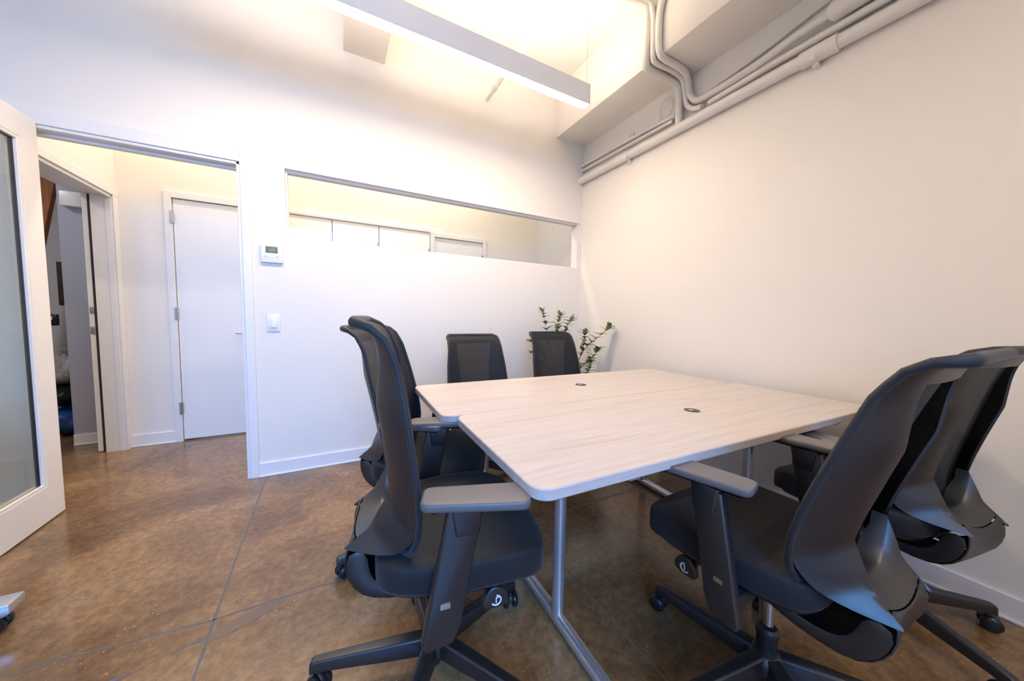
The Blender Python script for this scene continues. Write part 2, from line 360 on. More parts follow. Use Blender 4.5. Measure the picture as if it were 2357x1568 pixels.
obj('strike_plate', MB().box(CD1-0.012, CD1-0.001, HY-0.0155, HY-0.0145, 0.80, 0.90).box(CD1-0.008, CD1-0.005, HY-0.0165, HY-0.0155, 0.82, 0.88), 'brushed_steel', d1)
# second door far along the corridor, seen through the glass
c = MB().box(-1.232-0.05, -1.232, HY-0.014, HY, 0, 2.05).box(-0.645, -0.645+0.045, HY-0.014, HY, 0, 2.045).box(-1.232, -0.645, HY-0.014, HY, 2.0, 2.045)
struct('trim_6', c, 'trim_paint', bevel=0.003)
d2 = struct('door_2', MB().box(-1.228, -0.649, HY+0.004, HY+0.044, 0.014, 1.996), 'door_paint', bevel=0.002)
for z in (1.80, 1.0, 0.25):
    obj('hinge', MB().lathe([(0.008, -0.05), (0.008, 0.05)], 10, c=(-0.647, HY-0.016, z)).box(-0.664, -0.640, HY-0.0165, HY-0.012, z-0.05, z+0.05), 'brushed_steel', d2)
# closet fronts along the corridor wall
xs = [-2.62, -2.247, -1.82, -1.29]
clos = thing('closet', ((xs[0]+xs[-1])/2, HY-0.02, 0), 'white flat built-in closet doors along the corridor wall, seen through the glass strip', 'closet')
obj('header_rail', MB().box(xs[0]+1.955, xs[-1]+1.955, -0.012, 0.016, 2.035, 2.065), 'trim_paint', clos, bevel=0.002)
for a_, b_ in zip(xs, xs[1:]):
    dd = obj('door', MB().box(a_+0.004+1.955, b_-0.004+1.955, 0.0, 0.016, 0.02, 2.032), 'door_paint', clos, bevel=0.002)
    obj('handle', MB().box(b_+1.955-0.0165, b_+1.955-0.0075, -0.012, 0.0, 1.62, 1.86), 'brushed_steel', dd)

# storage room beyond the pocket opening
SX = -6.0
struct('wall_storage_back', MB().box(SX, HX, 2.55, 2.67, 0, CEIL), 'wall_paint', smooth=False, weld=False)
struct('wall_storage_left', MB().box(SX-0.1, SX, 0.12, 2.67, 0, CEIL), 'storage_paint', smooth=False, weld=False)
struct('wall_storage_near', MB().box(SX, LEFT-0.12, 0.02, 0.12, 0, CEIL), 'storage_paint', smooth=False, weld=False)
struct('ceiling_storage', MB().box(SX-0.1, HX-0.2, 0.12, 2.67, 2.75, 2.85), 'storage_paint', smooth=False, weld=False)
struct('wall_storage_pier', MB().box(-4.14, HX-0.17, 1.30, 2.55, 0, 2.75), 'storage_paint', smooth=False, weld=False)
base('baseboard_storage', [(-4.14, HX-0.17, 1.288, 1.30, 0, 0.09), (-4.14, HX-0.17, 1.28, 1.288, 0, 0.012)])
pd = struct('door_3', MB().box(HX-0.160, HX-0.130, OY1+0.008, OY1+0.29, 0.012, OZ-0.01), 'door_paint', bevel=0.002)
obj('latch', MB().box(HX-0.152, HX-0.130, OY1+0.004, OY1+0.009, 1.085, 1.135), 'brushed_steel', pd, bevel=0.001, label='dark steel edge pull')
obj('latch', MB().box(HX-0.154, HX-0.128, OY1+0.002, OY1+0.009, 0.93, 0.985), 'brushed_steel', pd, bevel=0.001, label='dark steel latch plate')
struct('trim_7', MB().box(HX-0.2, HX-0.112, OY0, OY1, OZ-0.012, OZ), 'trim_paint', bevel=0.003)
struct('gap_shade_strip', MB().box(HX-0.129, HX-0.1125, OY1+0.004, OY1+0.1, 0, OZ-0.012), 'gap_shade', smooth=False, weld=False)  # near-black strip painted in for the shade of the pocket door gap

# open glazed door leaf, hinged at the doorway's left jamb and swung into the room
gx = -3.597
gd = link('door_4', None, None, (gx, -0.012, 0), (0, 0, 0), 'white framed glass door swung open into the room at the left edge', None, None, 'structure')
LW, LH = 0.80, 2.068
fr = MB().box(-0.022, 0.022, -0.115, 0, 0.008, LH).box(-0.022, 0.022, -LW, -LW+0.115, 0.008, LH)
fr.box(-0.022, 0.022, -LW+0.115, -0.115, 0.008, 0.19).box(-0.022, 0.022, -LW+0.115, -0.115, LH-0.125, LH)
obj('door_frame', fr, 'door_paint', gd, bevel=0.0015, smooth=False, weld=False)
st = MB()
for x0, x1 in ((0.006, 0.020), (-0.020, -0.006)):
    st.box(x0, x1, -0.130, -0.115, 0.19, LH-0.125).box(x0, x1, -LW+0.115, -LW+0.130, 0.19, LH-0.125)
    st.box(x0, x1, -LW+0.13, -0.13, 0.19, 0.205).box(x0, x1, -LW+0.13, -0.13, LH-0.14, LH-0.125)
obj('glazing_bead', st, 'door_paint', gd, bevel=0.002, smooth=False, weld=False)
obj('gasket', MB().box(-0.006, 0.008, -0.134, -0.130, 0.205, LH-0.14).box(-0.006, 0.008, -LW+0.13, -0.13, LH-0.144, LH-0.14), 'black_plastic', gd)
obj('pane', MB().box(-0.004, 0.004, -LW+0.125, -0.125, 0.2, LH-0.135), 'door_glass', gd)
hb = MB().tube([(0.02, -LW+0.06, 0.95), (0.07, -LW+0.06, 0.95), (0.075, -LW+0.17, 0.95)], 0.009)
obj('handle', hb, 'brushed_steel', gd)
for z in (1.85, 1.05, 0.25): obj('hinge', MB().lathe([(0.008, -0.05), (0.008, 0.05)], 10, c=(-0.01, 0.004, z)), 'brushed_steel', gd)

# saw-cut joints and cracks in the floor: thin filled seams
fl = D.objects['floor']
def seam(name, pts, wd, jit=0.0):
    P = []
    for (x0, y0), (x1, y1) in zip(pts, pts[1:]):
        n = max(2, int(math.hypot(x1-x0, y1-y0)/0.04))
        P += [(x0+(x1-x0)*k/n, y0+(y1-y0)*k/n) for k in range(n)]
    P.append(pts[-1]); L_ = []; R_ = []
    for i, p in enumerate(P):
        a = P[max(i-1, 0)]; c_ = P[min(i+1, len(P)-1)]; t = Vector((c_[0]-a[0], c_[1]-a[1])).normalized()
        h = wd/2*(1+jit*random.uniform(-0.6, 0.6)); o_ = jit*random.uniform(-0.003, 0.003)
        L_.append((p[0]-t.y*(h+o_), p[1]+t.x*(h+o_), 0.0006)); R_.append((p[0]+t.y*(h-o_), p[1]-t.x*(h-o_), 0.0006))
    obj(name, MB().grid([L_, R_]), 'joint_filler', fl)
seam('joint', [(-2.668, -0.02), (-2.655, -0.9), (-2.638, -1.6), (-2.61, -3.0)], 0.008, 0.35)
seam('joint', [(-3.5, -1.20), (-3.0, -1.20), (-2.66, -1.235), (-2.30, -1.235), (-2.0, -1.24), (-0.02, -1.26)], 0.006, 0.8)
seam('crack', [(-2.99, -1.38), (-2.90, -1.375), (-2.80, -1.35), (-2.72, -1.325), (-2.655, -1.315)], 0.009, 1.6)
seam('joint', [(-1.35, -1.26), (-1.358, -1.64), (-1.358, -2.09), (-1.36, -3.2)], 0.006, 0.8)
seam('joint', [(-3.93, 0.60), (-3.89, 1.045)], 0.006, 0.3)
pm, nt_, b_ = mat('repair_mortar', (0.20, 0.135, 0.09), 0.16); M['mortar'] = pm; noise_bump(nt_, b_, 20, 0.05)
pts = smooth_path([(-2.640, -1.30), (-2.58, -1.268), (-2.50, -1.243), (-2.42, -1.238), (-2.44, -1.262), (-2.50, -1.295), (-2.58, -1.325), (-2.640, -1.335), (-2.640, -1.30)], 4)[:-1]
obj('mortar_patch', MB().add([(p.x, p.y, 0.0008) for p in pts], [tuple(range(len(pts)))]), 'mortar', fl)

# ================================================================== CEILING SERVICES
LX0, LX1, LY0, LY1, LZ0, LZ1 = -3.05, -0.652, -0.838, -0.768, 2.60, 2.732
t = thing('pendant_light', (-1.85, -0.803, LZ0), 'long white linear pendant lamp hung across the ceiling', 'lamp')
hx = 1.85; hy = 0.803; hz = LZ0
b = MB().box(LX0+hx, LX1+hx, LY0+hy, LY0+hy+0.003, 0, 0.132).box(LX0+hx, LX1+hx, LY1+hy-0.003, LY1+hy, 0, 0.132)
b.box(LX0+hx, LX0+hx+0.003, LY0+hy, LY1+hy, 0, 0.132).box(LX1+hx-0.003, LX1+hx, LY0+hy, LY1+hy, 0, 0.132).box(LX0+hx+0.004, LX1+hx-0.004, LY0+hy+0.004, LY1+hy-0.004, 0.06, 0.066)
obj('lamp_housing', b, 'housing_white', t, smooth=False, weld=False)
obj('diffuser', MB().box(LX0+hx+0.003, LX1+hx-0.003, LY0+hy+0.003, LY1+hy-0.003, 0.001, 0.006), 'lamp_diffuser', t, label='glowing white strip under the lamp')
obj('uplight_diffuser', MB().box(LX0+hx+0.003, LX1+hx-0.003, LY0+hy+0.003, LY1+hy-0.003, 0.122, 0.128), 'lamp_uplight', t)
for x in (LX0+0.02, LX1-0.006): obj('suspension_cable', MB().tube([(x+hx, 0, 0.1), (x+hx, 0, CEIL-LZ0)], 0.0012, 6), 'brushed_steel', t)
t = thing('sprinkler_pipe', (-1.07, 0, 2.955), 'thin white painted pipe running along the ceiling above the pendant lamp', 'pipe')
obj('pipe', MB().tube([(0, 0, 0), (0, -4.6, 0)], 0.016, 14), 'pipe_paint', t)
obj('coupling', MB().tube([(0, -0.14, 0), (0, -0.20, 0)], 0.022, 14).tube([(0, -0.2, 0), (0, -0.215, 0)], 0.019, 14), 'pipe_paint', t)
obj('pipe_hanger', MB().tube([(0, -0.17, 0.015), (0, -0.17, CEIL-2.955)], 0.004, 8), 'pipe_paint', t)
# the white painted pipes along the right wall
t = thing('main_pipe', (-0.036, 0, 2.49), 'thickest white painted pipe running the length of the right wall', 'pipe')
obj('pipe', MB().tube([(0, 0, 0.0), (0, -4.69, 0.0)], 0.033, 20), 'pipe_paint', t)
obj('coupling', MB().tube([(0, -1.80, 0), (0, -1.95, 0)], 0.041, 20), 'pipe_paint', t)
for y in (-0.62, -1.86, -3.4): obj('pipe_strap', MB().box(-0.036, 0.036, y-0.012, y+0.012, -0.040, -0.030).box(0.0, 0.036, y-0.012, y+0.012, -0.058, -0.034).box(-0.037, -0.033, y-0.012, y+0.012, -0.04, 0.0), 'pipe_paint', t, bevel=0.002)
def conduit(label, pts, r, n=5, extra=None):
    o = Vector(pts[0]); P = [tuple(Vector(p)-o) for p in pts]
    t = thing('conduit', tuple(o), label, 'pipe')
    sp = smooth_path(P, n); obj('pipe', MB().tube(sp, r, 14), 'pipe_paint', t)
    return t, o
conduit('upper of the two thin white conduits starting in the back right corner', [(-0.020, 0, 2.640), (-0.020, -0.45, 2.632), (-0.020, -0.85, 2.618), (-0.028, -1.05, 2.60)], 0.014)
conduit('lower of the two thin white conduits starting in the back right corner', [(-0.020, 0, 2.590), (-0.020, -0.5, 2.584), (-0.020, -1.02, 2.576)], 0.014)
conduit('thick white conduit branching up from the main pipe around the beam', [(-0.037, -1.085, 2.50), (-0.037, -1.08, 2.62), (-0.040, -1.078, 2.735), (-0.075, -1.070, 2.792), (-0.19, -1.062, 2.802), (-0.33, -1.058, 2.803), (-0.370, -1.06, 2.83), (-0.376, -1.066, 3.00), (-0.376, -1.058, 3.15), (-0.42, -1.04, 3.20), (-0.66, -0.95, 3.22), (-1.3, -0.72, 3.23)], 0.024)
conduit('middle white conduit bent around the beam beside the thick one', [(-0.045, -1.26, 2.545), (-0.038, -1.19, 2.57), (-0.032, -1.135, 2.63), (-0.032, -1.115, 2.73), (-0.075, -1.118, 2.800), (-0.19, -1.12, 2.812), (-0.33, -1.115, 2.812), (-0.366, -1.115, 2.84), (-0.370, -1.11, 3.0), (-0.370, -1.095, 3.14), (-0.41, -1.06, 3.21), (-0.75, -0.98, 3.25), (-1.3, -1.0, 3.26)], 0.017)
t, o = conduit('white conduit that bends around the beam and climbs along the right wall', [(-0.36, -1.40, 3.262), (-0.362, -1.24, 3.23), (-0.362, -1.155, 3.12), (-0.364, -1.15, 2.93), (-0.36, -1.16, 2.84), (-0.32, -1.165, 2.812), (-0.17, -1.165, 2.81), (-0.075, -1.155, 2.80), (-0.034, -1.145, 2.74), (-0.034, -1.165, 2.67), (-0.036, -1.22, 2.61), (-0.040, -1.33, 2.600), (-0.048, -1.60, 2.605), (-0.055, -1.90, 2.635), (-0.060, -3.0, 2.66)], 0.021)
obj('insulation_sleeve', MB().tube([tuple(Vector((-0.060, -1.915, 2.632))-o), tuple(Vector((-0.062, -1.93, 2.633))-o), tuple(Vector((-0.070, -3.0, 2.655))-o)], [0.03, 0.046, 0.046], 18), 'pipe_paint', t)
conduit('short white conduit tucked between the sleeve and the main pipe', [(-0.030, -1.30, 2.552), (-0.030, -1.55, 2.562), (-0.034, -1.80, 2.566), (-0.034, -3.0, 2.57)], 0.019)
conduit('thin white conduit highest on the right wall above the insulated one', [(-0.018, -1.24, 2.64), (-0.018, -1.6, 2.68), (-0.018, -1.9, 2.735), (-0.018, -2.6, 2.82)], 0.011)
cl = [(-0.015+0.0, -0.96+0.055*math.cos(a/16*2*math.pi), 2.70+0.075*math.sin(a/16*2*math.pi)) for a in range(16)]
t = thing('cable_loop', (-0.015, -0.96, 2.70), 'small loop of thin white cable coiled behind the conduits', 'cable')
obj('coil', MB().loop_tube([(p[0]+0.015, p[1]+0.96, p[2]-2.70) for p in cl], 0.003, 6), 'cord_white', t)
obj('tail', MB().tube(smooth_path([(0, 0.05, -0.03), (0, 0.065, -0.07), (0.002, 0.07, -0.10)], 4), 0.003, 6), 'cord_white', t)
for y, lb in ((-0.60, 'tiny painted clip above the thin conduits, nearer the back corner'), (-0.64, 'tiny painted clip above the thin conduits, farther from the back corner')):
    obj('wall_clip', MB().box(-0.016, 0, y-0.005, y+0.005, 2.660, 2.680).box(-0.014, -0.006, y-0.006, y+0.006, 2.652, 2.661), 'pipe_paint', None, label=lb, cat='clip', group='clips above the conduits')

# ================================================================== WALL DEVICES
t = thing('thermostat', (-2.600, 0, 1.502), 'white square thermostat with olive display beside the doorway', 'thermostat')
obj('housing', MB().box(-0.060, 0.060, -0.018, 0, -0.058, 0.058), 'white_plastic', t, bevel=0.004, seg=3)
obj('display', MB().box(-0.034, 0.032, -0.0195, -0.0178, 0.005, 0.046), 'lcd', t, bevel=0.0006, label='olive green display')
for x, z in ((-0.034, -0.012), (-0.034, -0.028), (0.033, -0.012), (0.033, -0.028), (0.0, -0.008), (0.0, -0.032), (-0.014, -0.02), (0.014, -0.02)):
    obj('button', MB().box(x-0.010, x+0.010, -0.0195, -0.017, z-0.0045, z+0.0045), 'white_plastic', t, bevel=0.001)
for q in ((-0.012, 0.010, -0.0183, -0.0178, 0.050, 0.0525), (-0.044, -0.026, -0.0197, -0.0178, -0.021, -0.0195), (0.024, 0.042, -0.0197, -0.0178, -0.021, -0.0195)): obj('marking', MB().box(*q), 'grey_print', t)
t = thing('light_switch', (-2.604, 0, 1.046), 'white rocker light switch on the wall beneath the thermostat', 'switch')
obj('wall_plate', MB().box(-0.037, 0.037, -0.006, 0, -0.059, 0.059), 'white_plastic', t, bevel=0.003, seg=3)
obj('rocker_frame', MB().box(-0.018, 0.018, -0.008, -0.005, -0.035, 0.035), 'white_plastic', t, bevel=0.001)
obj('rocker', MB().prism([(-0.008, -0.031), (-0.013, -0.029), (-0.0095, 0.0), (-0.0085, 0.029), (-0.006, 0.031), (-0.006, -0.031)], -0.0145, 0.0145), 'white_plastic', t, bevel=0.0008)
for z in (-0.048, 0.048): obj('screw', MB().lathe([(0.003, 0), (0.003, 0.0015), (0.0018, 0.0022)], 10, 'y', (0, -0.0078, z)), 'white_plastic', t)

# ================================================================== STORAGE CLUTTER
t = thing('wooden_stud', (-4.60, 2.1, 0.0), 'orange brown timber leaning in the storage room doorway', 'timber')
obj('plank', MB().prism([(-0.40, 0.0), (-0.33, 0.0), (0.14, 2.55), (0.03, 2.55)], -0.03, 0.03, 'y'), 'stud_wood', t, bevel=0.004)
obj('plank', MB().box(0.145, 0.18, -0.02, 0.03, 0.0, 2.5), 'stud_wood', t, bevel=0.004)
t = thing('cabinet_box', (-4.47, 2.25, 1.15), 'dark brown box on the storage wall beneath the timber', 'box')
obj('body', MB().box(-0.13, 0.14, -0.05, 0.29, 0, 0.42), 'cardboard', t, bevel=0.006)
obj('lid_edge', MB().box(-0.06, 0.14, -0.062, -0.05, 0.235, 0.245), 'stud_wood', t)
t = thing('wall_phone', (-4.41, 1.70, 1.02), 'small black device on the storage room wall', 'device')
obj('body', MB().box(-0.05, 0.05, -0.025, 0.0, -0.05, 0.05), 'bag_black', t, bevel=0.012, seg=3)
obj('screen', MB().box(-0.02, 0.02, -0.028, -0.024, 0.0, 0.03), 'white_plastic', t, bevel=0.003)
t = thing('exit_box', (-4.035, 1.300, 1.975), 'small white junction box with a grey side high on the storage room pier', 'box')
obj('body', MB().box(-0.07, 0.05, -0.05, 0, -0.055, 0.055), 'white_plastic', t, bevel=0.004)
obj('lamp_head', MB().box(0.052, 0.092, -0.07, 0, -0.045, 0.045), 'bag_black', t, bevel=0.008)
def blob(name, loc, s_, m, label, seed):
    random.seed(seed); b = MB(); rows = []
    ph = [random.uniform(0, 6) for _ in range(6)]
    for i in range(13):
        th = math.pi*i/12; row = []
        for k in range(25):
            a = 2*math.pi*(k % 24)/24
            q = 1+0.12*math.sin(3*a+ph[0]+2*th)+0.10*math.sin(5*a+ph[1]-3*th)+0.07*math.sin(9*a+ph[2]+5*th)+0.05*math.cos(7*th+ph[3])
            row.append((s_[0]*math.sin(th)*math.cos(a)*q, s_[1]*math.sin(th)*math.sin(a)*q, s_[2]*(1-math.cos(th))*(0.9+0.1*q)))
        rows.append(row)
    b.grid(rows)
    t = thing(name, loc, label, 'bag'); obj('bag_body', b, m, t, angle=60)
    obj('tied_neck', MB().lathe([(0.02, 0), (0.012, 0.03), (0.03, 0.06)], 10, 'z', (0, 0, s_[2]*2-0.01)), m, t)
blob('plastic_bag', (-4.36, 1.75, 0.0), (0.17, 0.2, 0.12), 'bag_blue', 'black and blue sack lowest on the storage room floor', 3)
blob('plastic_bag', (-4.40, 1.80, 0.24), (0.18, 0.2, 0.10), 'bag_black', 'black bin bag piled in the storage room doorway', 4)
blob('plastic_bag', (-4.42, 1.85, 0.43), (0.17, 0.18, 0.13), 'bag_clear', 'crumpled beige bag topmost of the pile in the storage room', 5)

# ================================================================== TABLES
def make_table(name, x, y, rz, label, W_=1.775, DP=0.611, ax=0.93):
    t = thing(name, (x, y, 0), label, 'table', rz, 'pair of pale oak desks pushed together')
    top = MB().slab(rrect(0, W_, -DP, 0, 0.045, 8), [(0.004, 0.705), (0.0, 0.709), (0.0, 0.732), (0.0025, 0.735)])
    obj('tabletop', top, 'oak_laminate', t, angle=20)
    g = obj('grommet', MB().lathe([(0.031, 0), (0.031, 0.002), (0.026, 0.0032), (0.0, 0.0032)], 28, 'z', (ax, -DP/2-0.005, 0.7345)), 'black_plastic', t, label='black round cable grommet')
    obj('grommet_slot', MB().slab(rrect(ax-0.020, ax+0.004, -DP/2-0.013, -DP/2+0.003, 0.0075, 5), [(0, 0.7375), (0, 0.7382)]), 'grey_print', g)
    for lx in (0.31, W_-0.31):
        L_ = MB().tube([(lx, -0.26, 0.022), (lx, -0.26, 0.69)], 0.0215, 20)
        L_.tube([(lx, -0.005, 0.024), (lx, -0.59, 0.024)], 0.0225, 20)
        L_.box(lx-0.02, lx+0.02, -DP+0.02, -0.03, 0.690, 0.705)
        for k in (-1, 1):
            L_.lathe([(0.0225, 0), (0.018, 0.008), (0.0, 0.011)], 20, 'y', (lx, 0, 0.024)) if k < 0 else None
        lg = obj('leg', L_, 'silver_paint', t, bevel=0.0)
        for yy in (-0.04, -0.555): obj('foot_glide', MB().lathe([(0.012, 0), (0.014, 0.004), (0.006, 0.006)], 12, 'z', (lx, yy, 0.0)), 'black_plastic', lg)
    obj('stretcher', MB().box(0.33, W_-0.33, -0.34, -0.31, 0.660, 0.704), 'silver_paint', t, bevel=0.003)
    return t
make_table('desk', -1.847, -1.541, -0.030, 'nearer pale oak desk, its silver leg on the floor in front')
make_table('desk', -1.875, -0.928, -0.030, 'farther pale oak desk, standing behind the nearer one', ax=0.875)

# ================================================================== CHAIRS
PROF = [(-0.140, 0.462), (-0.118, 0.485), (-0.108, 0.53), (-0.108, 0.58), (-0.120, 0.66), (-0.143, 0.76), (-0.172, 0.87), (-0.196, 0.955), (-0.208, 0.996), (-0.219, 1.018), (-0.238, 1.032), (-0.266, 1.041)]
PP = smooth_path([(0, a, c_) for a, c_ in PROF], 6)
PL = [0.0]
for a, c_ in zip(PP, PP[1:]): PL.append(PL[-1]+(c_-a).length)
def prof(v):
    s_ = v*PL[-1]
    for i in range(len(PL)-1):
        if s_ <= PL[i+1]+1e-9:
            q = (s_-PL[i])/(PL[i+1]-PL[i]); return PP[i].lerp(PP[i+1], q)
    return PP[-1]
HW = [(0, 0.125), (0.02, 0.155), (0.06, 0.185), (0.12, 0.207), (0.22, 0.222), (0.40, 0.226), (0.60, 0.218), (0.78, 0.204), (0.90, 0.199), (0.965, 0.196), (0.985, 0.189), (1.0, 0.174)]
def back_pt(u, v, off=0.0):
    hw = interp(HW, v); p = prof(v); cur = 0.030*(1-max(0, v-0.8)/0.2)
    edge = 0.02*max(0, (0.12-v)/0.12)
    q1, q0 = prof(min(1, v+0.01)), prof(max(0, v-0.01)); tn = (q1-q0).normalized(); nb = Vector((0, -tn.z, tn.y))   # points rearward
    P = Vector((u*hw, p.y+cur*u*u-edge*(1-u*u)*0, p.z)) + nb*off
    return P
def outline_pts(n=72):
    out = []
    for k in range(20): out.append((1, 0.0+k/20*1.0))
    for k in range(16): out.append((1-2*k/16, 1.0))
    for k in range(20): out.append((-1, 1-k/20))
    for k in range(16): out.append((-1+2*k/16, 0.0))
    return out
def build_chair_meshes():
    C = {}
    # woven back panel
    rows = [[back_pt(-1+2*i/16, j/36) for i in range(17)] for j in range(37)]
    C['mesh_panel'] = MB().grid(rows).mesh('mesh_panel', 'mesh_weave', angle=80, solid=0.003)
    op = outline_pts()
    C['piping'] = MB().loop_tube([back_pt(u, v) for u, v in op], [0.0080+0.0055*max(0, min(1, (v-0.93)/0.06)) for u, v in op], 10).mesh('piping', 'piping_fabric', angle=80)
    # rear shell: funnel from the outline to the inner opening
    V = Vector
    IH = [(0.0, 0.104), (0.10, 0.106), (0.35, 0.110), (0.60, 0.120), (0.85, 0.132), (1.0, 0.134)]
    v0, VT = 0.255, 0.865                      # the opening's straight sides run between these heights
    QN = 6; QS = [i/QN for i in range(QN+1)]
    def offs(q, v): return (0.006+0.040*math.sin(q*math.pi/2)**0.9)*(1.0 if v < 0.65 else max(0.40, 1-(v-0.65)/0.22*0.6))
    def sect(u0, vo, ui_x, vi, s_=1):
        r_ = []
        for q in QS:
            vv = vo+(vi-vo)*q; x0 = u0*interp(HW, vo); x = x0+(ui_x-x0)*q; p = back_pt(x/interp(HW, vv), vv, offs(q, vv)); r_.append(p)
        return r_
    b = MB(); NK = 22
    for s_ in (-1, 1):
        rows = []
        for k in range(NK+1):
            t_ = k/NK; vo = 1-(1-0.155)*t_; vi = VT-(VT-v0)*t_
            rows.append(sect(s_, vo, s_*interp(IH, (vi-v0)/(VT-v0)), vi))
        I0 = rows[-1][-1].copy()
        ridge = smooth_path([I0, V((s_*0.103, -0.176, 0.550)), V((s_*0.104, -0.188, 0.520)), V((s_*0.104, -0.216, 0.492)), V((s_*0.104, -0.241, 0.470))], 3)
        outer = smooth_path([rows[-1][0].copy(), V((s_*0.200, -0.096, 0.520)), V((s_*0.176, -0.125, 0.486)), V((s_*0.146, -0.180, 0.472)), V((s_*0.106, -0.243, 0.465))], 3)
        n_ = len(ridge)
        base_sec = rows[-1]
        for i in range(1, n_):
            g = 1-i/(n_-1)
            rw = []
            for j, q in enumerate(QS):
                lin = outer[i].lerp(ridge[i], q); bul = base_sec[j]-base_sec[0].lerp(base_sec[-1], q)
                rw.append(lin+bul*g)
            rows.append(rw)
        b.grid(rows)
        if s_ == -1: RL = ridge; topL = rows[0]
        else: RR = ridge; topR = rows[0]
    UN = 12
    tr = []
    for j, q in enumerate(QS):
        row_ = []
        for i in range(UN+1):
            u = -1+2*i/UN; vv = 1+(VT-1)*q; xi = interp(IH, 1.0); x0 = u*interp(HW, 1.0); x = x0+(u*xi-x0)*q
            row_.append(back_pt(x/interp(HW, vv), vv, offs(q, vv)) if 0 < i < UN else (topL[j] if i == 0 else topR[j]))
        tr.append(row_)
    b.grid(tr)
    # scoop between the two ridges, from the rounded foot of the opening down to the rear lip
    FX = [-1, -0.9, -0.75, -0.5, -0.25, 0, 0.25, 0.5, 0.75, 0.9, 1]
    nr = 10; sc = []
    for i in range(nr):
        t_ = i/(nr-1); L_, R_ = RL[i], RR[i]; row_ = []
        yc = -0.160-0.066*t_; zc = 0.502-0.030*t_; pw = 3.6-1.6*t_
        for f_ in FX:
            k_ = abs(f_)**pw; e_ = L_ if f_ < 0 else R_
            row_.append(V((e_.x*abs(f_), yc+(e_.y-yc)*k_, zc+(e_.z-zc)*k_)) if abs(f_) < 1 else e_.copy())
        sc.append(row_)
    b.grid([[p+V((0, 0.040 if abs(f_) < 0.8 else 0.028, -0.012*(1-abs(f_)))) for p, f_ in zip(sc[0], FX)], sc[0]])
    b.grid(sc)
    C['back_frame'] = b.mesh('back_frame', 'black_plastic', angle=50, solid=-0.006)
    def row(x, ye, ze, yc, zc, pw=2.0):
        return [V((f_*x, yc+(ye-yc)*abs(f_)**pw, zc+(ze-zc)*abs(f_)**pw)) for f_ in FX]
    b = MB()
    b.grid([sc[-1], row(0.106, -0.236, 0.455, -0.222, 0.456), row(0.108, -0.232, 0.405, -0.226, 0.405), row(0.108, -0.208, 0.357, -0.208, 0.352), row(0.106, -0.165, 0.326, -0.165, 0.322), row(0.102, -0.080, 0.318, -0.080, 0.316), row(0.096, 0.030, 0.338, 0.030, 0.338)])
    for s_ in (-1, 1):
        co = [(-0.241, 0.464), (-0.234, 0.402), (-0.209, 0.355), (-0.165, 0.325), (-0.080, 0.317), (0.030, 0.338)]
        ci = [(-0.185, 0.460), (-0.180, 0.420), (-0.168, 0.385), (-0.140, 0.362), (-0.080, 0.352), (0.030, 0.365)]
        b.grid([[V((s_*0.108, *a_)), V((s_*0.110, *c_))] for a_, c_ in zip(co, ci)])
    C['back_support'] = b.mesh('back_support', 'black_plastic', angle=45, solid=-0.007, sub=1)
    # seat
    ol = []
    for a_ in range(64):
        t_ = 2*math.pi*a_/64; c_, s_ = math.cos(t_), math.sin(t_)
        x = 0.245*math.copysign(abs(c_)**0.30, c_); y = 0.218*math.copysign(abs(s_)**0.30, s_)
        x *= 1-0.20*max(0, (-y-0.03)/0.19)-0.05*max(0, (y-0.12)/0.118)
        y += 0.035*(1-(x/0.245)**2) if y > 0.15 else 0
        ol.append((x, y+0.055))
    lay = [(0.020, 0.408), (0.004, 0.412), (0.0, 0.422), (0.0, 0.474), (0.002, 0.4805), (0.007, 0.4855), (0.025, 0.4885), (0.08, 0.490), (0.14, 0.488)]
    s = MB().slab(ol, lay[:-1], fan=True)
    s.v = [(x, y, z-(0.030*max(0, (y-0.12)/0.17)**2)-(0.012*(1-(x/0.25)**2)*(1 if z > 0.46 else 0)*(1-max(0, y)/0.29))) for x, y, z in s.v]
    C['seat'] = s.mesh('seat', 'seat_fabric', angle=70)
    s = MB().slab([(x*0.93, y*0.93) for x, y in ol], [(0.03, 0.384), (0.008, 0.390), (0.0, 0.405), (0.012, 0.414)])
    s.v = [(x, y, z-(0.026*max(0, (y-0.12)/0.17)**2)) for x, y, z in s.v]
    C['seat_pan'] = s.mesh('seat_pan', 'black_plastic', angle=50)
    # arm pad (left/right the same): tapered rounded slab, local origin at its middle
    po = []
    for x, y in rrect(-0.047, 0.047, -0.121, 0.121, 0.022, 6):
        po.append((x*(1-0.18*max(0, -y)/0.125)+(0.0), y))
    C['armrest_pad'] = MB().slab(po, [(0.008, -0.022), (0.001, -0.018), (0.0, -0.012), (0.0, -0.005), (0.0015, -0.001), (0.006, 0.0)]).mesh('armrest_pad', 'grey_pad', angle=60)
    C['pad_base'] = MB().slab(po, [(0.026, -0.032), (0.016, -0.027), (0.010, -0.021)]).mesh('pad_base', 'black_plastic', angle=60)
    for s_, nm in ((1, 'arm_post_r'), (-1, 'arm_post_l')):
        pp = MB().prism([(0.000, 0.655), (0.082, 0.655), (0.070, 0.600), (0.040, 0.440), (0.030, 0.380), (0.012, 0.338), (-0.050, 0.330), (-0.060, 0.345), (-0.045, 0.420)], s_*0.262, s_*0.290)
        pp.prism([(-0.040, 0.395), (0.020, 0.395), (0.020, 0.365), (-0.040, 0.365)], s_*0.09, s_*0.264)
        C[nm] = pp.mesh('arm_post', 'black_plastic', 0.006, 3)
        C[nm+'_sleeve'] = MB().prism([(0.004, 0.663), (0.078, 0.663), (0.070, 0.590), (0.015, 0.590)], s_*0.258, s_*0.294).mesh('arm_sleeve', 'black_plastic', 0.006, 3)
